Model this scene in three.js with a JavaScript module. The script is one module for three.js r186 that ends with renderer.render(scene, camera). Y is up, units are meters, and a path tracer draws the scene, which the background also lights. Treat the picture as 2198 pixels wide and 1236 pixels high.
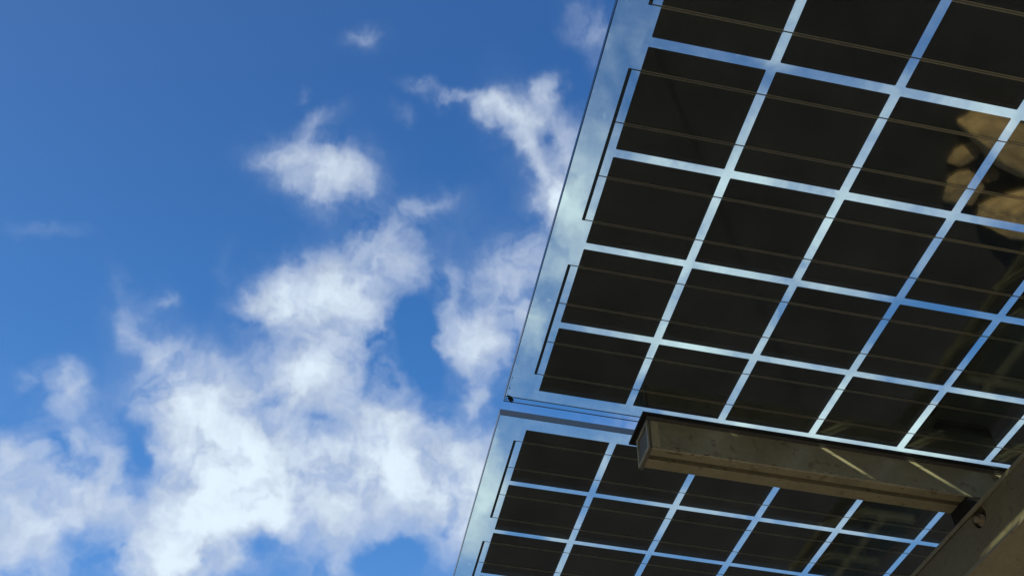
import * as THREE from 'three';
import { mergeGeometries, mergeVertices } from 'three/addons/utils/BufferGeometryUtils.js';

// ---------------------------------------------------------------- camera, sky, sun, exposure
const scene = new THREE.Scene();
const camera = new THREE.PerspectiveCamera(34.84, 1024 / 575, 0.05, 3000);
camera.position.set(0, 1.75, 0);                                   // a phone held at head height, tilted up
camera.up.set(-0.165, 0.7605, 0.628);
camera.lookAt(0.1006, 1.75 + 0.6464, -0.7563);

const renderer = new THREE.WebGLRenderer({ antialias: true });
renderer.toneMapping = THREE.LinearToneMapping;
renderer.toneMappingExposure = 1;
renderer.shadowMap.enabled = true;

const SUN_TRAVEL = new THREE.Vector3(1.534, -1.2965, -2.039).normalize();   // low sun, behind the camera and to its left
const sun = new THREE.DirectionalLight(new THREE.Color().setRGB(1, 0.92, 0.78), 5);
sun.name = 'sun';
sun.position.copy(SUN_TRAVEL).multiplyScalar(-30);
sun.castShadow = true;
sun.shadow.mapSize.set(4096, 4096);
Object.assign(sun.shadow.camera, { left: -8, right: 8, top: 8, bottom: -8, near: 1, far: 80 });
scene.add(sun, sun.target);

// ---------------------------------------------------------------- noise
function rng(seed) { let a = seed >>> 0; return () => { a = (a + 0x6d2b79f5) | 0; let t = Math.imul(a ^ (a >>> 15), 1 | a); t = (t + Math.imul(t ^ (t >>> 7), 61 | t)) ^ t; return ((t ^ (t >>> 14)) >>> 0) / 4294967296; }; }
const PERM = new Uint8Array(512), GX = new Float32Array(256), GY = new Float32Array(256);
{
  const r = rng(11), p = [...Array(256).keys()];
  for (let i = 255; i > 0; i--) { const j = Math.floor(r() * (i + 1)); [p[i], p[j]] = [p[j], p[i]]; }
  for (let i = 0; i < 512; i++) PERM[i] = p[i & 255];
  for (let i = 0; i < 256; i++) { const t = r() * 2 * Math.PI; GX[i] = Math.cos(t); GY[i] = Math.sin(t); }
}
function noise(x, y) {                                             // gradient noise, about -0.7 .. 0.7
  const xi = Math.floor(x), yi = Math.floor(y), fx = x - xi, fy = y - yi, X = xi & 255, Y = yi & 255;
  const u = fx * fx * fx * (fx * (fx * 6 - 15) + 10), v = fy * fy * fy * (fy * (fy * 6 - 15) + 10);
  const a = PERM[PERM[X] + Y], b = PERM[PERM[X + 1] + Y], c = PERM[PERM[X] + Y + 1], d = PERM[PERM[X + 1] + Y + 1];
  const n0 = GX[a] * fx + GY[a] * fy, n1 = GX[b] * (fx - 1) + GY[b] * fy, n2 = GX[c] * fx + GY[c] * (fy - 1), n3 = GX[d] * (fx - 1) + GY[d] * (fy - 1);
  return n0 + u * (n1 - n0) + v * (n2 + u * (n3 - n2) - n0 - u * (n1 - n0));
}
function fbm(x, y, octaves, gain = 0.5) { let s = 0, a = 1; for (let k = 0; k < octaves; k++) { s += a * noise(x + 17.3 * k, y - 9.7 * k); x *= 2.03; y *= 2.03; a *= gain; } return s; }
const smooth = (a, b, x) => { const t = Math.min(1, Math.max(0, (x - a) / (b - a))); return t * t * (3 - 2 * t); };
const mix = (a, b, t) => a + (b - a) * t;

// ---------------------------------------------------------------- the sky: blue air and broken cloud
// A cloud: [its middle in the sky seen from the nadir pole, x and z over 1 + y, its two half widths, its turn, how dense it is].
const CLOUDS = [
  [-0.1062,-0.6164,0.0446,0.0355,3.08,1.30], [-0.0868,-0.5909,0.0603,0.0291,-3.08,0.60], [-0.1321,-0.5741,0.0351,0.0303,1.79,0.85], [-0.1534,-0.5496,0.0188,0.0147,1.69,0.60],
  [-0.1185,-0.5544,0.0243,0.0158,-3.11,0.45], [-0.0728,-0.5479,0.0341,0.0192,-2.60,0.80], [-0.0543,-0.5204,0.0264,0.0237,-3.08,0.70], [-0.0763,-0.4899,0.0285,0.0191,-2.85,1.25],
  [-0.0488,-0.4789,0.0184,0.0181,1.70,0.50], [-0.0303,-0.5015,0.0219,0.0155,1.72,0.45], [-0.0050,-0.5707,0.0280,0.0274,2.58,0.95], [-0.0228,-0.6044,0.0495,0.0230,-3.03,1.00],
  [0.0344,-0.6026,0.0387,0.0280,-2.99,1.00], [0.0615,-0.6009,0.0281,0.0203,1.79,0.85], [-0.0685,-0.6336,0.0492,0.0164,-3.07,0.60], [-0.1287,-0.6447,0.0444,0.0259,3.12,0.75],
  [-0.1550,-0.6674,0.0346,0.0193,3.08,0.70], [-0.1319,-0.6755,0.0418,0.0146,3.14,0.75], [-0.0259,-0.6595,0.0232,0.0135,1.76,0.40], [-0.2293,-0.6296,0.0381,0.0310,1.83,0.60],
  [-0.2394,-0.6632,0.0296,0.0244,2.74,0.50], [-0.2497,-0.6002,0.0216,0.0137,1.65,0.38], [-0.2108,-0.5899,0.0100,0.0079,1.73,0.45], [-0.2175,-0.5558,0.0153,0.0116,1.66,0.50],
  [-0.2353,-0.5461,0.0091,0.0070,1.64,0.30], [-0.1902,-0.5999,0.0158,0.0117,1.71,0.40], [-0.1976,-0.6249,0.0226,0.0202,2.04,0.55], [-0.1797,-0.5102,0.0136,0.0084,1.61,0.20],
  [-0.1633,-0.4992,0.0085,0.0048,-3.11,0.22], [-0.1617,-0.5327,0.0211,0.0071,2.44,0.20], [-0.1901,-0.4806,0.0175,0.0060,1.90,0.13], [-0.0795,-0.4008,0.0252,0.0148,-3.00,0.62],
  [-0.0545,-0.4090,0.0171,0.0131,2.94,0.55], [-0.0737,-0.3746,0.0152,0.0066,-2.74,0.28], [-0.1003,-0.4032,0.0138,0.0068,-3.02,0.30], [-0.0693,-0.4183,0.0199,0.0116,3.10,0.40],
  [-0.0078,-0.4180,0.0177,0.0076,-2.71,0.30], [-0.0283,-0.4408,0.0178,0.0084,-2.81,0.35], [-0.0318,-0.4581,0.0270,0.0152,-2.99,0.35], [-0.0091,-0.4670,0.0183,0.0154,-2.98,0.32],
  [-0.0644,-0.4624,0.0119,0.0091,-3.01,0.25], [-0.0174,-0.3479,0.0151,0.0033,3.11,0.20], [0.0096,-0.3496,0.0167,0.0036,-3.09,0.40], [0.0345,-0.3533,0.0168,0.0072,2.92,0.60],
  [0.0517,-0.3469,0.0139,0.0111,-2.44,0.65], [0.0588,-0.3341,0.0095,0.0083,1.83,0.55], [0.0479,-0.3690,0.0156,0.0068,2.23,0.55], [0.0621,-0.3864,0.0173,0.0070,2.06,0.70],
  [0.0753,-0.3983,0.0146,0.0088,1.98,0.85], [0.0736,-0.3662,0.0226,0.0114,1.81,0.35], [0.0376,-0.4903,0.0220,0.0189,-2.96,0.60], [0.0484,-0.5042,0.0191,0.0127,-3.12,0.65],
  [0.0207,-0.4681,0.0139,0.0080,1.75,0.40], [0.0542,-0.4552,0.0184,0.0184,1.29,0.42], [0.0674,-0.4367,0.0136,0.0121,1.79,0.45], [0.0510,-0.5331,0.0129,0.0117,1.79,0.30],
  [0.0678,-0.4744,0.0187,0.0125,1.79,0.40], [0.0765,-0.4162,0.0089,0.0060,1.80,0.25], [-0.0506,-0.3245,0.0091,0.0087,0.66,0.27], [-0.0873,-0.3599,0.0048,0.0038,-2.94,0.16],
  [-0.0306,-0.3626,0.0072,0.0055,-2.95,0.10], [0.0702,-0.2899,0.0159,0.0101,3.04,0.32], [-0.2306,-0.4536,0.0228,0.0040,-3.08,0.12], [-0.1186,-0.4800,0.0181,0.0087,1.64,0.10],
  [-0.0753,-0.6063,0.1160,0.0650,-3.09,0.12], [-0.2295,-0.6233,0.0689,0.0624,2.34,0.16], [-0.1617,-0.5312,0.0357,0.0239,2.57,0.07], [-0.0374,-0.4837,0.0464,0.0397,1.71,0.16],
  [0.0489,-0.4753,0.0530,0.0343,1.77,0.18], [-0.0711,-0.4011,0.0394,0.0256,-2.99,0.06], [0.0507,-0.3684,0.0424,0.0256,2.14,0.10], [-0.0197,-0.4380,0.0418,0.0268,-2.63,0.14],
  [0.0516,-0.5694,0.0464,0.0392,-2.97,0.16], [-0.1885,-0.5749,0.0378,0.0344,1.91,0.05], [-0.0514,-0.5425,0.0692,0.0383,-3.04,0.22], [-0.1324,-0.6061,0.0549,0.0461,1.81,0.25],
  [-0.0054,-0.6287,0.0674,0.0397,-3.03,0.22], [-0.1742,-0.5071,0.0242,0.0224,1.68,0.06], [0.0507,-0.6502,0.0208,0.0199,3.08,0.25], [-0.0597,-0.6726,0.0403,0.0132,-3.08,0.15],
  [0.0073,-0.5086,0.0349,0.0142,1.88,-0.45], [-0.0973,-0.5665,0.0142,0.0077,-2.71,-0.55], [-0.0778,-0.5534,0.0112,0.0058,-2.51,-0.45], [-0.0501,-0.5734,0.0192,0.0065,-3.04,-0.35],
  [-0.0286,-0.6170,0.0182,0.0059,-3.03,-0.30], [-0.1708,-0.6017,0.0254,0.0149,1.67,-0.50], [-0.2105,-0.6575,0.0218,0.0102,2.69,-0.35], [-0.0881,-0.6579,0.0204,0.0142,2.51,-0.50],
  [0.0164,-0.6541,0.0378,0.0120,-3.00,-0.35], [-0.1292,-0.6492,0.0064,0.0045,3.07,-0.30], [-0.0593,-0.5052,0.0153,0.0050,-3.03,-0.25], [0.0099,-0.5800,0.0132,0.0052,-2.99,-0.30],
  [0.0668,-0.3620,0.0113,0.0045,2.16,-0.25], [0.0853,-0.3959,0.0235,0.0202,1.83,0.90], [0.0887,-0.4349,0.0174,0.0139,-2.91,0.30], [0.0821,-0.4808,0.0180,0.0144,1.79,0.45],
  [0.0852,-0.3102,0.0181,0.0093,1.84,0.15], [0.1514,-0.3605,0.0517,0.0227,-3.04,1.05], [0.1810,-0.3284,0.0277,0.0188,-2.88,0.45], [0.2402,-0.3494,0.0518,0.0386,-2.83,0.98],
  [0.2549,-0.2869,0.0334,0.0148,-2.81,0.52], [0.1789,-0.2638,0.0259,0.0225,-3.12,0.75], [0.3000,-0.2725,0.0237,0.0173,-2.87,0.90], [0.2279,-0.3934,0.0548,0.0303,-2.80,1.05],
  [0.1595,-0.4158,0.0644,0.0344,-2.85,1.12], [0.2195,-0.4570,0.0757,0.0212,-2.80,0.60], [0.2948,-0.4505,0.0655,0.0209,-2.73,0.90], [0.1707,-0.4634,0.0528,0.0285,-2.84,1.05],
  [0.3544,-0.4493,0.0625,0.0206,-2.67,0.90], [0.3235,-0.4844,0.0830,0.0211,-2.70,1.05], [0.2497,-0.4989,0.0879,0.0180,-2.77,1.05], [0.3043,-0.3303,0.0254,0.0125,-2.76,0.30],
  [0.3606,-0.3748,0.0195,0.0170,1.96,0.00], [0.1781,-0.5105,0.0219,0.0073,-2.83,0.60], [0.0746,-0.5814,0.0227,0.0115,1.79,0.30], [0.0751,-0.6320,0.0158,0.0153,-3.06,0.52],
  [0.1475,-0.6386,0.0318,0.0190,-2.86,0.75], [0.2238,-0.5733,0.0564,0.0186,-2.79,0.68], [0.3223,-0.5397,0.0489,0.0144,-2.70,0.75], [0.1319,-0.6188,0.0197,0.0152,-2.87,0.38],
  [0.2965,-0.5687,0.0436,0.0110,-2.72,0.38], [0.1490,-0.5630,0.0153,0.0149,-2.41,0.52],
];
function makeSky() {
  const W = 4096, H = 2048, data = new Float32Array(W * H * 4);
  const prep = CLOUDS.map(([cx, cz, r1, r2, t, s]) => ({ cx, cz, c: Math.cos(t), n: Math.sin(t), i1: 1 / r1, i2: 1 / r2, s, r: Math.max(r1, r2) * 2.1 }));
  const CELL = 0.04, bins = new Map();
  for (const b of prep) for (let i = Math.floor((b.cx - b.r) / CELL); i <= Math.floor((b.cx + b.r) / CELL); i++) for (let j = Math.floor((b.cz - b.r) / CELL); j <= Math.floor((b.cz + b.r) / CELL); j++) {
    const k = i * 4096 + j; if (!bins.has(k)) bins.set(k, []); bins.get(k).push(b);
  }
  const toSun = SUN_TRAVEL.clone().negate();
  const field = (x, z) => {                                        // the amount of cloud
    let f = 0;
    const list = bins.get(Math.floor(x / CELL) * 4096 + Math.floor(z / CELL));
    if (list) for (const b of list) {
      const dx = x - b.cx, dz = z - b.cz, p = (dx * b.c + dz * b.n) * b.i1, q = (dz * b.c - dx * b.n) * b.i2, g = p * p + q * q;
      if (g < 4.4) f += b.s * Math.exp(-0.9 * g) * (1 - g / 4.4);
    }
    return f;
  };
  for (let row = 0; row < H; row++) {
    const el = ((row + 0.5) / H - 0.5) * Math.PI, y = Math.sin(el), h = Math.cos(el);
    for (let col = 0; col < W; col++) {
      const at = (row * W + col) * 4, az = ((col + 0.5) / W - 0.5) * 2 * Math.PI, dx = Math.cos(az) * h, dz = Math.sin(az) * h;
      if (y < 0.0) { data[at] = 0.10; data[at + 1] = 0.10; data[at + 2] = 0.09; data[at + 3] = 1; continue; }
      // air: deep blue high up, paler towards the horizon and a little towards the sun
      const t = Math.pow(1 - y, 1.6), cosSun = dx * toSun.x + y * toSun.y + dz * toSun.z, near = Math.pow(Math.max(0, 0.5 + 0.5 * cosSun), 4);
      const t4 = t * t * t * t;
      let r = 0.016 + 0.115 * t + 0.38 * t4 + 0.27 * near, g = 0.098 + 0.345 * t + 0.22 * t4 + 0.20 * near, b = 0.325 + 0.74 * t - 0.22 * t4 + 0.15 * near;
      if (y > 0.1) {
        const u = dx / (1 + y), v = dz / (1 + y);
        const wx = 0.011 * fbm(u * 22 + 3.1, v * 22, 6, 0.6), wz = 0.011 * fbm(u * 22 - 8.4, v * 22 + 5.2, 6, 0.6);
        const inView = smooth(0.62, 0.47, Math.hypot(u - 0.06, v + 0.47));
        let f = inView > 0 ? inView * field(u + wx, v + wz) : 0;
        if (inView < 1) f += (1 - inView) * 1.5 * smooth(-0.12, 0.5, fbm(u * 4.2 + 31 + 6 * wx, v * 4.2 - 12 + 6 * wz, 4));
        const detail = fbm(u * 24 + 30 * wx + 60, v * 24 + 30 * wz, 7, 0.6);
        f = Math.max(0, f);
        const c = Math.max(0, f * (1 + 0.8 * detail) + 0.20 * detail * smooth(0.02, 0.3, f) + 0.02 * smooth(0.05, 0.3, f));
        if (c > 0) {
          let a = 1 - Math.exp(-1.7 * Math.pow(c, 1.42));
          a *= smooth(0.1, 0.2, y);
          const thick = smooth(0.4, 2.3, c), fold = 0.5 + 0.7 * fbm(u * 44 + 20 * wx, v * 44 - 40, 4, 0.55);
          const l = mix(0.86, 1.05, thick) - 0.13 * fold * smooth(0.3, 0.9, c) * (1 - 0.6 * thick);
          r = mix(r, 0.715 * l + 0.05 * thick, a); g = mix(g, 0.82 * l + 0.07 * thick, a); b = mix(b, 0.99 * l, a);
        }
      }
      data[at] = r; data[at + 1] = g; data[at + 2] = b; data[at + 3] = 1;
    }
  }
  const tex = new THREE.DataTexture(data, W, H, THREE.RGBAFormat, THREE.FloatType);
  tex.mapping = THREE.EquirectangularReflectionMapping;
  tex.minFilter = tex.magFilter = THREE.LinearFilter;
  tex.needsUpdate = true;
  return tex;
}
const skyTexture = makeSky();
scene.background = skyTexture;
scene.environment = skyTexture;

// ---------------------------------------------------------------- names, tags, frames
const used = {};
function numbered(name) { const k = used[name] = (used[name] ?? -1) + 1; return k ? name + '_' + String(k).padStart(3, '0') : name; }
function tag(o, label, category, group, kind) {
  if (label) o.userData.label = label;
  if (category) o.userData.category = category;
  if (group) o.userData.group = group;
  if (kind) o.userData.kind = kind;
  return o;
}
function part(name, geometry, material, parent) {
  const m = new THREE.Mesh(geometry, material);
  m.name = name; m.castShadow = m.receiveShadow = true;
  parent.add(m);
  return m;
}
// The canopy's own axes: a runs right along the rows, b runs away from the camera down the slope, n is up through the glass; one unit is one cell and gap.
const P = 0.1705, TILT = THREE.MathUtils.degToRad(-8), ORIGIN = new THREE.Vector3(0.2307, 2.7725, -0.482);
const local = (a, b, n) => new THREE.Vector3(a * P, n * P, -b * P);
const TURN = new THREE.Quaternion().setFromAxisAngle(new THREE.Vector3(1, 0, 0), TILT);
function thing(name, a, b, n, label, category, group) {
  const o = new THREE.Group();
  o.name = numbered(name);
  o.quaternion.copy(TURN);
  o.position.copy(local(a, b, n).applyQuaternion(TURN).add(ORIGIN));
  scene.add(o);
  return tag(o, label, category, group);
}
// A box given by its ranges along a, b and n, in the units above, with uv in metres.
function slab(a0, a1, b0, b1, n0, n1) {
  const g = new THREE.BoxGeometry((a1 - a0) * P, (n1 - n0) * P, (b1 - b0) * P);
  g.translate((a0 + a1) / 2 * P, (n0 + n1) / 2 * P, -(b0 + b1) / 2 * P);
  return metric(g);
}
function metric(g) {                                               // uv in metres, by the plane a face lies in
  if (g.index) g = g.toNonIndexed();
  g.computeVertexNormals();
  const p = g.attributes.position, n = g.attributes.normal, uv = new Float32Array(p.count * 2);
  for (let i = 0; i < p.count; i++) {
    const x = Math.abs(n.getX(i)), y = Math.abs(n.getY(i)), z = Math.abs(n.getZ(i));
    if (x > y && x > z) { uv[2 * i] = p.getZ(i); uv[2 * i + 1] = p.getY(i); }
    else if (y > z) { uv[2 * i] = p.getX(i); uv[2 * i + 1] = p.getZ(i) + 0.37; }
    else { uv[2 * i] = p.getX(i); uv[2 * i + 1] = p.getY(i); }
  }
  g.setAttribute('uv', new THREE.BufferAttribute(uv, 2));
  return g;
}
// A section in (b, n) drawn out along a.
function profileAlongA(points, a0, a1) {
  const s = new THREE.Shape(points.map(([b, n]) => new THREE.Vector2(b * P, n * P)));
  const g = new THREE.ExtrudeGeometry(s, { depth: (a1 - a0) * P, bevelEnabled: false });
  // x is b, y is n, z is a: turn to (a, n, -b)
  g.applyMatrix4(new THREE.Matrix4().set(0, 0, 1, a0 * P, 0, 1, 0, 0, -1, 0, 0, 0, 0, 0, 0, 1));
  return metric(g);
}

// ---------------------------------------------------------------- materials
function texture(size, paint, repeat = 1, srgb = false) {
  const d = new Uint8Array(size * size * 4);
  for (let y = 0; y < size; y++) for (let x = 0; x < size; x++) {
    const c = paint(x / size, y / size), at = 4 * (y * size + x);
    for (let k = 0; k < 3; k++) d[at + k] = Math.round(255 * Math.min(1, Math.max(0, srgb ? toSrgb(c[k]) : c[k])));
    d[at + 3] = 255;
  }
  const t = new THREE.DataTexture(d, size, size);
  t.wrapS = t.wrapT = THREE.RepeatWrapping;
  t.minFilter = t.magFilter = THREE.LinearFilter;
  t.repeat.set(repeat, repeat);
  if (srgb) t.colorSpace = THREE.SRGBColorSpace;
  t.needsUpdate = true;
  return t;
}
const toSrgb = (c) => (c <= 0.0031308 ? 12.92 * c : 1.055 * Math.pow(Math.max(c, 0), 1 / 2.4) - 0.055);
// painted steel weathered to olive brown: mottling, rust freckles, pale chips
function steelTexture(base, seed, freckles) {
  return texture(1024, (x, y) => {
    const X = x * 24 + seed, Y = y * 24 - seed;
    const m = 1 + 0.22 * fbm(X * 0.5, Y * 0.5, 4) + 0.12 * fbm(X * 4, Y * 4, 3) + 0.08 * noise(X * 9, Y * 9);
    const c = base.map((v) => v * m);
    const rust = smooth(0.30, 0.55, fbm(X * 1.7 + 7, Y * 1.7, 4)) * freckles;
    const spot = smooth(0.47, 0.56, noise(X * 3.1 + 40, Y * 3.1)) * freckles;
    const chip = smooth(0.50, 0.58, noise(X * 4.3 - 11, Y * 4.3 + 3)) * smooth(0.0, 0.4, noise(X * 0.7, Y * 0.7 + 5));
    const k = Math.min(1, 0.55 * rust + 0.7 * spot);
    for (let i = 0; i < 3; i++) { c[i] = mix(c[i], [0.16, 0.088, 0.035][i], k); c[i] = mix(c[i], [0.5, 0.45, 0.33][i], 0.6 * chip); }
    return c;
  }, 1, true);
}
const steelBump = texture(512, (x, y) => { const v = 0.5 + 0.25 * fbm(x * 40, y * 40, 4) + 0.1 * noise(x * 200, y * 200); return [v, v, v]; });
const M = {
  beam: new THREE.MeshStandardMaterial({ map: steelTexture([0.41, 0.355, 0.21], 3, 0.8), bumpMap: steelBump, bumpScale: 0.0005, roughness: 0.48, metalness: 0.15 }),
  band: new THREE.MeshStandardMaterial({ map: steelTexture([0.50, 0.42, 0.24], 9, 0.3), bumpMap: steelBump, bumpScale: 0.0006, roughness: 0.6 }),
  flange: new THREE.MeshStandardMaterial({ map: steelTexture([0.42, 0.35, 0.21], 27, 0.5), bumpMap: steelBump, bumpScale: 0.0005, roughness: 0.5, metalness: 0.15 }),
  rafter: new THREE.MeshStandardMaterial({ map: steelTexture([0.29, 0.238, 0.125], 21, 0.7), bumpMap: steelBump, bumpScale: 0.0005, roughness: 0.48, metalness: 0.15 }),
  cap: new THREE.MeshStandardMaterial({ map: steelTexture([0.16, 0.145, 0.115], 33, 0.8), bumpMap: steelBump, bumpScale: 0.002, roughness: 0.75 }),
  rubber: new THREE.MeshStandardMaterial({ color: new THREE.Color().setRGB(0.012, 0.012, 0.012), roughness: 0.7 }),
  rail: new THREE.MeshStandardMaterial({ map: steelTexture([0.14, 0.13, 0.11], 44, 0.3), roughness: 0.45, metalness: 0.2 }),
  bolt: new THREE.MeshStandardMaterial({ color: new THREE.Color().setRGB(0.50, 0.39, 0.24), roughness: 0.45, metalness: 0.4 }),
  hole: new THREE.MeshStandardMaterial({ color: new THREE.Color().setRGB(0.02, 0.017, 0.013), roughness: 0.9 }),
  pane: new THREE.MeshPhysicalMaterial({ color: new THREE.Color().setRGB(0.93, 0.98, 0.97), transmission: 1, thickness: 0, roughness: 0.0, ior: 1.52 }),
  edge: new THREE.MeshPhysicalMaterial({ color: new THREE.Color().setRGB(0.012, 0.026, 0.05), roughness: 0.25, ior: 1.5 }),
  ribbon: new THREE.MeshStandardMaterial({ color: new THREE.Color().setRGB(0.22, 0.20, 0.17), roughness: 0.35, metalness: 0.9 }),
  busbar: new THREE.MeshStandardMaterial({ color: new THREE.Color().setRGB(0.58, 0.51, 0.40), roughness: 0.32, metalness: 0.9 }),
  connector: new THREE.MeshStandardMaterial({ color: new THREE.Color().setRGB(0.045, 0.06, 0.08), roughness: 0.5, metalness: 0.4 }),
  rust: new THREE.MeshStandardMaterial({ color: new THREE.Color().setRGB(0.17, 0.095, 0.04), roughness: 0.95 }),
  flake: new THREE.MeshStandardMaterial({ color: new THREE.Color().setRGB(0.62, 0.55, 0.38), roughness: 0.8 }),
  dirt: new THREE.MeshStandardMaterial({ color: new THREE.Color().setRGB(0.02, 0.018, 0.015), roughness: 1 }),
};
const CELLS = [0, 1, 2, 3].map((k) => new THREE.MeshPhysicalMaterial({ color: new THREE.Color().setRGB(0.025 + 0.0026 * k, 0.0255 + 0.0022 * k, 0.0232 + 0.0016 * k), roughness: 0.035 + 0.008 * k, ior: 1.95 }));
// The upper pane is filmed with road dust: the dust scatters where it lies, in blotches with a fine grain.
const dustRough = texture(1024, (x, y) => {
  const v = 0.345 + 0.15 * fbm(x * 9, y * 9, 5, 0.6) + 0.05 * noise(x * 160, y * 160) + 0.16 * smooth(0.42, 0.6, noise(x * 70 + 5, y * 70));
  return [v, v, v];
});
M.dusty = new THREE.MeshPhysicalMaterial({ color: new THREE.Color().setRGB(0.86, 0.96, 0.90), transmission: 1, thickness: 0, roughness: 1, roughnessMap: dustRough, ior: 1.5, specularIntensity: 0.6 });

// ---------------------------------------------------------------- ground
function groundTexture(base, amp, seed) { return texture(1024, (x, y) => { const m = 1 + amp * (fbm(x * 12 + seed, y * 12, 5, 0.6) + 0.5 * noise(x * 190, y * 190)); return base.map((v) => v * m); }, 1, true); }
{
  const g = new THREE.PlaneGeometry(3000, 3000); g.rotateX(-Math.PI / 2);
  const uv = g.attributes.uv; for (let i = 0; i < uv.count; i++) uv.setXY(i, uv.getX(i) * 1000, uv.getY(i) * 1000);
  const m = part('ground', g, new THREE.MeshStandardMaterial({ map: groundTexture([0.036, 0.032, 0.023], 0.5, 4), roughness: 0.95 }), scene);
  tag(m, null, null, null, 'structure');
  const p = part('pavement', metric(new THREE.BoxGeometry(26, 0.12, 16)), new THREE.MeshStandardMaterial({ map: groundTexture([0.50, 0.41, 0.265], 0.25, 19), roughness: 0.9 }), scene);
  p.position.set(0, 0.06 + 0.004, 8 - 0.55);
  tag(p, null, null, null, 'structure');
}

// ---------------------------------------------------------------- solar modules
const ROWS = 10, COLS = 6, BUS = [0.243, 0.716], GAP = 0.0382;
const cellGeometry = (() => {                                      // a wafer with its corners barely cut
  const h = (0.5 - GAP), k = 0.007, pts = [[-h + k, -h], [h - k, -h], [h, -h + k], [h, h - k], [h - k, h], [-h + k, h], [-h, h - k], [-h, -h + k]];
  const g = profileFlat(pts, 0, 0.0018);
  return g;
})();
function profileFlat(pts, n0, n1) {                                // an outline in (a, b) given a thickness along n
  const s = new THREE.Shape(pts.map(([a, b]) => new THREE.Vector2(a * P, b * P)));
  const g = new THREE.ExtrudeGeometry(s, { depth: (n1 - n0) * P, bevelEnabled: false });
  g.applyMatrix4(new THREE.Matrix4().set(1, 0, 0, 0, 0, 0, 1, n0 * P, 0, -1, 0, 0, 0, 0, 0, 1));
  return metric(g);
}
// two printed silver lines side by side, under which the ribbon is soldered
const busGeometry = mergeGeometries([slab(-0.5 + GAP, 0.5 - GAP, -0.0130, -0.0055, -0.0075, -0.0045), slab(-0.5 + GAP, 0.5 - GAP, 0.0055, 0.0130, -0.0075, -0.0045)]);
const ribbonGeometry = slab(-0.055, COLS + 0.055, -0.0048, 0.0048, -0.0035, -0.0015);
const connectorGeometry = slab(-0.014, 0.014, 0, 1 + BUS[1] - BUS[0] + 0.011, -0.006, -0.002);
const A0 = -0.285, A1 = COLS + 0.285, B0 = -0.175, B1 = ROWS + 0.165, N0 = -0.03, N1 = 0.046;
function paneGeometry(n, flip) {
  const g = new THREE.PlaneGeometry((A1 - A0) * P, (B1 - B0) * P); g.rotateX(Math.PI / 2 * (flip ? 1 : -1));
  g.translate((A0 + A1) / 2 * P, n * P, -(B0 + B1) / 2 * P);
  return metric(g);
}
function solarModule(b, label) {
  const o = thing('solar_module', 0, b, 0, label, 'solar panel', 'frameless glass solar panels of the canopy');
  part('glass_pane', paneGeometry(N0, true), M.pane, o);
  part('glass_pane', paneGeometry(N1, false), M.dusty, o);
  const e = 0.006;
  part('glass_edge', slab(A0 - e, A0, B0 - e, B1 + e, N0, N1), M.edge, o);
  part('glass_edge', slab(A1, A1 + e, B0 - e, B1 + e, N0, N1), M.edge, o);
  part('glass_edge', slab(A0, A1, B0 - e, B0, N0, N1), M.edge, o);
  part('glass_edge', mergeGeometries([slab(A0, A1, B1, B1 + e, N0, N0 + 0.009), slab(A0, A1, B1, B1 + e, N1 - 0.009, N1)]), M.edge, o);
  const r = rng(Math.round(b * 10) + 77);
  for (let j = 0; j < ROWS; j++) {
    for (let i = 0; i < COLS; i++) {
      const c = part('solar_cell', cellGeometry, CELLS[Math.floor(r() * 4)], o);
      c.position.copy(local(i + 0.5 + 0.004 * (r() - 0.5), j + 0.5 + 0.004 * (r() - 0.5), 0));
      for (const t of BUS) part('busbar', busGeometry, M.busbar, c).position.copy(local(0, t - 0.5, 0));
    }
    for (const t of BUS) part('ribbon', ribbonGeometry, M.ribbon, o).position.copy(local(0, j + t, 0));
  }
  for (let j = 0; j < ROWS; j += 2) part('connector', connectorGeometry, M.connector, o).position.copy(local(-0.046, j + BUS[0] - 0.0055, 0));
  for (let j = 1; j < ROWS - 1; j += 2) part('connector', connectorGeometry, M.connector, o).position.copy(local(COLS + 0.046, j + BUS[0] - 0.0055, 0));
  return o;
}
const upper = solarModule(-5, 'glass solar panel nearest the camera, in the upper right, its far edge over the beam');
const lower = solarModule(5.5665, 'second glass solar panel at the bottom, beyond the horizontal beam and partly behind it');
function grime(name, list, parent, seed) {                         // crumbs of dirt stuck under the glass
  const r = rng(seed), gs = [];
  for (const [a, b, s] of list) {
    const g = new THREE.IcosahedronGeometry(s * P, 0);
    g.scale(0.6 + r(), 0.35, 0.6 + 1.2 * r()); g.rotateY(r() * 6);
    g.translate(a * P, (N0 - 0.003) * P, -b * P);
    gs.push(g.deleteAttribute('uv') && g);
  }
  return tag(part(name, mergeGeometries(gs), M.dirt, parent), null, null, null, 'stuff');
}
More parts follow.
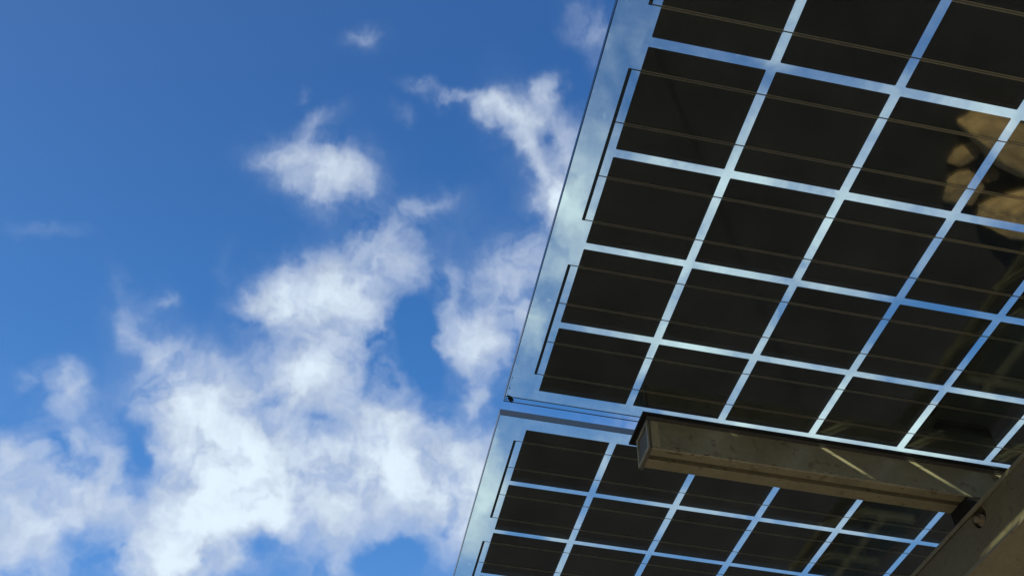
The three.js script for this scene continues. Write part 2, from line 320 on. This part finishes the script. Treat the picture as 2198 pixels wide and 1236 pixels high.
{
  const r = rng(5), moss = [], specks = [];
  for (let k = 0; k < 90; k++) { const t = r(); moss.push([-0.258 + 0.06 * t + 0.022 * (r() - 0.5), B1 - 0.085 + 0.065 * t + 0.05 * (r() - 0.5), 0.004 + 0.010 * r() * r()]); }
  for (let k = 0; k < 50; k++) { const t = r(); moss.push([-0.275 + 0.012 * r(), B1 - 0.03 - 0.35 * t * t, 0.002 + 0.004 * r() * r()]); }
  grime('dirt_clump', moss, upper, 8);
  for (let k = 0; k < 130; k++) specks.push([-0.28 + 0.16 * r() * r(), B1 - 0.02 - 0.9 * r() * r(), 0.0012 + 0.0025 * r() * r()]);
  for (let k = 0; k < 60; k++) specks.push(k % 2 ? [-0.27 + 0.26 * r(), 5 + 5.1 * r(), 0.001 + 0.002 * r() * r()] : [0.2 * r() * r() + (r() < 0.3 ? 1 : 0), B1 - 0.02 - 0.16 * r(), 0.001 + 0.002 * r() * r()]);
  grime('dirt_speck', specks, upper, 9);
}

// ---------------------------------------------------------------- the beam under the joint between the panels
{
  const o = thing('support_beam', 0, 0, 0, 'olive brown weathered steel beam with a slot, running under the joint between the panels', 'beam');
  const T = -0.088, B = -0.45, near = 5.05, far = 5.385, c = 0.012;
  const section = [[near, T], [far, T], [far, B + c], [far - c, B], [5.226, B], [5.226, B + 0.2], [5.162, B + 0.2], [5.162, B], [near + c, B], [near, B + c]];
  part('channel', profileAlongA(section, 1.24, 9), M.beam, o);
  // the end plate, its outline worn uneven
  const r = rng(31), rim = [];
  const corner = [[near - 0.012, T + 0.02], [far + 0.02, T + 0.02], [far + 0.02, B - 0.02], [near - 0.004, B - 0.012]];
  for (let k = 0; k < 4; k++) for (let q = 0; q < 9; q++) {
    const t = q / 9, p = corner[k], s = corner[(k + 1) % 4];
    rim.push([mix(p[0], s[0], t) + 0.022 * (r() - 0.5), mix(p[1], s[1], t) + 0.022 * (r() - 0.5)]);
  }
  part('end_plate', profileAlongA(rim, 1.215, 1.2395), M.cap, o);
  const bar = (b0, b1, n0, n1) => slab(1.198, 1.2145, b0, b1, n0, n1);
  part('end_rim', mergeGeometries([bar(near - 0.012, near + 0.02, B, T - 0.01), bar(far - 0.012, far + 0.02, B, T - 0.01), bar(near + 0.02, far - 0.012, B - 0.004, B + 0.03), bar(near + 0.02, far - 0.012, T - 0.04, T - 0.008)]), M.beam, o);
  part('end_band', slab(1.243, 1.325, near - 0.006, near, B + 0.03, T - 0.006), M.band, o);
  part('drain_slot', slab(1.40, 1.56, near + 0.03, near + 0.038, B - 0.002, B), M.hole, o);
  // flakes of rust and old paint along the lower arris
  for (const [name, mat, seed] of [['rust_flake', M.rust, 61], ['paint_flake', M.flake, 62]]) {
    const q = rng(seed), gs = [];
    for (let k = 0; k < 45; k++) {
      const f = new THREE.IcosahedronGeometry(P * (0.003 + 0.010 * q() * q()), 0), on = q() < 0.6;
      f.deleteAttribute('uv'); f.rotateX(6 * q()); f.scale(1.4 + 2 * q(), on ? 0.8 : 0.25, on ? 0.25 : 0.8);
      const at = on ? local(1.3 + 3.4 * q(), near, B + 0.012 + 0.05 * q() * q()) : local(1.3 + 3.4 * q(), near + 0.012 + 0.09 * q() * q(), B);
      gs.push(f.translate(at.x, at.y, at.z));
    }
    tag(part(name, mergeGeometries(gs), mat, o), null, null, null, 'stuff');
  }
  // what the glass lies on: an aluminium rail and, above it, black rubber
  part('rubber_strip', slab(1.15, 9, 4.985, 5.52, -0.058, N0 - 0.003), M.rubber, o);
  part('clamp_rail', slab(1.20, 9, 5.015, 5.45, -0.074, -0.058), M.rail, o);
  part('clamp_rail', slab(1.21, 9, 5.035, 5.42, T, -0.074), M.rail, o);
}

// ---------------------------------------------------------------- the rafter that carries the beam
{
  const o = thing('rafter', 0, 0, 0, 'thick brown steel rafter with a bolt, in the lower right corner', 'rafter');
  const a = 4.657, w = 0.66, T = -0.61, B = -1.136, t = 0.035, b0 = -8, b1 = 17;
  // near web with the hole for the bolt, drawn in (b, n) and given thickness along a
  const s = new THREE.Shape([[b0, T - 0.045], [b1, T - 0.045], [b1, B + t], [b0, B + t]].map(([b, n]) => new THREE.Vector2(b * P, n * P)));
  const hb = 5.0, hn = -0.735, hr = 0.115;
  const hole = new THREE.Path(); hole.absarc(hb * P, hn * P, hr * P, 0, 2 * Math.PI, true); s.holes.push(hole);
  const g = new THREE.ExtrudeGeometry(s, { depth: t * P, bevelEnabled: false, curveSegments: 28 });
  g.applyMatrix4(new THREE.Matrix4().set(0, 0, 1, a * P, 0, 1, 0, 0, -1, 0, 0, 0, 0, 0, 0, 1));
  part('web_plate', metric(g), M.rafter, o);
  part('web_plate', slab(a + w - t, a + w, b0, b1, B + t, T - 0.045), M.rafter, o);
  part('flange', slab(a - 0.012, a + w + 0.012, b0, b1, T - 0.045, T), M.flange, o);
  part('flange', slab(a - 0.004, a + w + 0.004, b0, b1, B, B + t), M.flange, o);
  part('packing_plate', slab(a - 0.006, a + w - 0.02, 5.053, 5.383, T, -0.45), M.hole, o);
  // the bolt sits in the hole against its lower side
  const bolt = new THREE.Group(); bolt.name = 'bolt'; o.add(bolt);
  const at = local(a + 0.02, hb - 0.005, hn - 0.045);
  const washer = new THREE.CylinderGeometry(0.062 * P, 0.062 * P, 0.03 * P, 24); washer.rotateZ(Math.PI / 2);
  const head = new THREE.CylinderGeometry(0.036 * P, 0.042 * P, 0.06 * P, 6); head.rotateZ(Math.PI / 2); head.translate(-0.045 * P, 0, 0);
  part('washer', washer, M.bolt, bolt); part('bolt_head', head, M.bolt, bolt);
  bolt.position.copy(at);
  // the steel post under its near end
  const foot = local(a + w / 2, -7.6, B).applyQuaternion(TURN).add(ORIGIN), post = new THREE.Group();
  post.name = 'steel_post'; post.position.set(foot.x, 0.124, foot.z); scene.add(post);
  tag(post, 'square brown steel post standing on the pavement under the near end of the rafter', 'post');
  part('shaft', metric(new THREE.BoxGeometry(0.11, foot.y - 0.124 - 0.02, 0.11).translate(0, (foot.y - 0.124 - 0.02) / 2 + 0.014, 0)), M.rafter, post);
  part('base_plate', metric(new THREE.BoxGeometry(0.24, 0.014, 0.24).translate(0, 0.007, 0)), M.rafter, post);
}

// ---------------------------------------------------------------- sunlit boulders by the pavement, mirrored in the panels
{
  const rock = new THREE.MeshStandardMaterial({ map: groundTexture([0.62, 0.42, 0.16], 0.5, 50), bumpMap: steelBump, bumpScale: 0.012, roughness: 0.9 });
  function boulder(x, z, rx, ry, rz, turn, seed, label) {
    const g = mergeVertices(new THREE.IcosahedronGeometry(1, 12).deleteAttribute('normal') && new THREE.IcosahedronGeometry(1, 12)), p = g.attributes.position, r = rng(seed), v = new THREE.Vector3();
    const cuts = [...Array(16)].map(() => [new THREE.Vector3(r() - 0.5, 0.7 * (r() - 0.5), r() - 0.5).normalize(), 0.62 + 0.2 * r()]);
    cuts.push([new THREE.Vector3(0.1, 1, 0.05).normalize(), 0.62]);
    for (let i = 0; i < p.count; i++) {
      v.fromBufferAttribute(p, i);
      for (const [n, d] of cuts) { const k = v.dot(n); if (k > d) v.addScaledVector(n, d - k); }
      v.multiplyScalar(1 + 0.10 * fbm(v.x * 2.4 + seed, v.z * 2.4 + v.y * 1.7, 5, 0.6));
      p.setXYZ(i, v.x * rx, v.y * ry, v.z * rz);
    }
    g.computeVertexNormals();
    const o = new THREE.Mesh(g, rock); o.castShadow = o.receiveShadow = true;
    o.name = numbered('boulder'); o.rotation.y = turn;
    o.position.set(x, ry * 0.5, z);
    scene.add(o);
    return tag(o, label, 'boulder', 'pale boulders mirrored in the panel');
  }
  boulder(2.57, -1.64, 0.34, 0.13, 0.13, 0.25, 3, 'broad flat tan boulder mirrored in the near panel, above the dark cleft');
  boulder(2.36, -1.715, 0.10, 0.06, 0.055, -0.7, 14, 'small chip of tan stone mirrored at the left tip of the broad boulder');
  boulder(2.43, -1.865, 0.115, 0.07, 0.10, 0.9, 25, 'small rounded tan stone mirrored below the cleft');
  boulder(2.53, -1.785, 0.06, 0.04, 0.04, 0.3, 36, 'tiny tan stone mirrored inside the dark cleft between the boulders');
  boulder(2.74, -1.90, 0.24, 0.14, 0.15, -0.35, 6, 'large rounded tan boulder mirrored at the right edge, below the cleft');
}

// ---------------------------------------------------------------- outside the frame: the thin bamboo whose leaves dapple the sun, and the building behind the camera that keeps the low sky off the steel
{
  const up = SUN_TRAVEL.clone().negate(), side = new THREE.Vector3().crossVectors(up, new THREE.Vector3(0, 1, 0)).normalize(), r = rng(91);
  const leaf = new THREE.MeshPhysicalMaterial({ color: new THREE.Color().setRGB(0.06, 0.11, 0.025), roughness: 0.9, transmission: 0.3, thickness: 0, side: THREE.DoubleSide });
  const bark = new THREE.MeshStandardMaterial({ color: new THREE.Color().setRGB(0.12, 0.13, 0.045), roughness: 0.95 });
  const middle = local(1.9, 3.9, 0).applyQuaternion(TURN).add(ORIGIN).addScaledVector(up, 2.3);
  const o = new THREE.Group(); o.name = 'bamboo_plant'; o.position.set(middle.x, 0.124, middle.z); scene.add(o);
  tag(o, 'tall thin bamboo with a leafy head, on the pavement behind the camera', 'bamboo');
  const shape = new THREE.Shape(); shape.moveTo(0, -0.5); shape.quadraticCurveTo(0.42, -0.1, 0, 0.5); shape.quadraticCurveTo(-0.42, -0.1, 0, -0.5);
  const blade = new THREE.ShapeGeometry(shape, 4).deleteAttribute('uv'), leaves = [], clumps = [[2.6, 3.42, 1.3, 0.52], [1.1, 4.35, 1.0, 0.62], [3.55, 3.95, 0.25, 0.14]];
  for (let k = 0; k < 1900; k++) {
    const [a, b, ra, rb] = clumps[k % 11 < 6 ? 0 : k % 11 < 10 ? 1 : 2], t = 2 * Math.PI * r(), q = Math.sqrt(r());
    const at = local(a + ra * q * Math.cos(t), b + rb * q * Math.sin(t), 0).applyQuaternion(TURN).add(ORIGIN).addScaledVector(up, 2.3 + 0.35 * (r() + r() - 1));
    const g = blade.clone(), l = 0.045 + 0.035 * r();
    g.applyMatrix4(new THREE.Matrix4().compose(at.sub(o.position), new THREE.Quaternion().setFromEuler(new THREE.Euler(6 * r(), 6 * r(), 6 * r())), new THREE.Vector3(l, l, l)));
    leaves.push(g);
  }
  part('leaves', mergeGeometries(leaves), leaf, o);
  const h = middle.y - 0.124, limbs = [new THREE.TubeGeometry(new THREE.CatmullRomCurve3([new THREE.Vector3(0.02, 0, 0), new THREE.Vector3(-0.02, h * 0.4, 0.03), new THREE.Vector3(0.01, h * 0.75, 0), new THREE.Vector3(0, h, 0)]), 20, 0.007, 8)];
  for (let k = 0; k < 7; k++) limbs.push(new THREE.TubeGeometry(new THREE.CatmullRomCurve3([new THREE.Vector3(0, h * (0.86 + 0.015 * k), 0), new THREE.Vector3(0.1 * (r() - 0.5), h * (0.93 + 0.01 * k), 0.1 * (r() - 0.5)), new THREE.Vector3(0.5 * (r() - 0.5), h + 0.25 * (r() - 0.4), 0.5 * (r() - 0.5))]), 8, 0.003, 5));
  part('stem', mergeGeometries(limbs), bark, o);

  const plaster = new THREE.MeshStandardMaterial({ map: groundTexture([0.20, 0.17, 0.125], 0.15, 70), roughness: 0.9 });
  const dark = new THREE.MeshPhysicalMaterial({ color: new THREE.Color().setRGB(0.02, 0.022, 0.025), roughness: 0.1 });
  const wood = new THREE.MeshStandardMaterial({ color: new THREE.Color().setRGB(0.12, 0.075, 0.04), roughness: 0.6 });
  const box = (w, hh, d, x, y, z) => metric(new THREE.BoxGeometry(w, hh, d).translate(x, y, z));
  const home = new THREE.Group(); home.name = 'flat_roofed_house'; home.position.set(0, 0, 7.6); scene.add(home);
  tag(home, 'low tan plastered house with a flat roof, standing behind the camera', 'house');
  part('wall', box(18, 3.9, 0.3, 0, 1.95, 0), plaster, home);
  part('wall', box(0.3, 3.9, 8, -8.85, 1.95, -4.15), plaster, home);
  part('roof', box(18.6, 0.2, 5, 0, 4.0, 2.2), wood, home);
  part('door', box(1.0, 2.1, 0.06, 1.2, 1.18, -0.17), wood, home);
  for (const x of [-5, -2.2, 4.4]) { const f = part('window', box(1.5, 1.2, 0.05, x, 1.7, -0.165), wood, home); part('pane', box(1.34, 1.04, 0.02, x, 1.7, -0.195), dark, f); }
}

renderer.render(scene, camera);
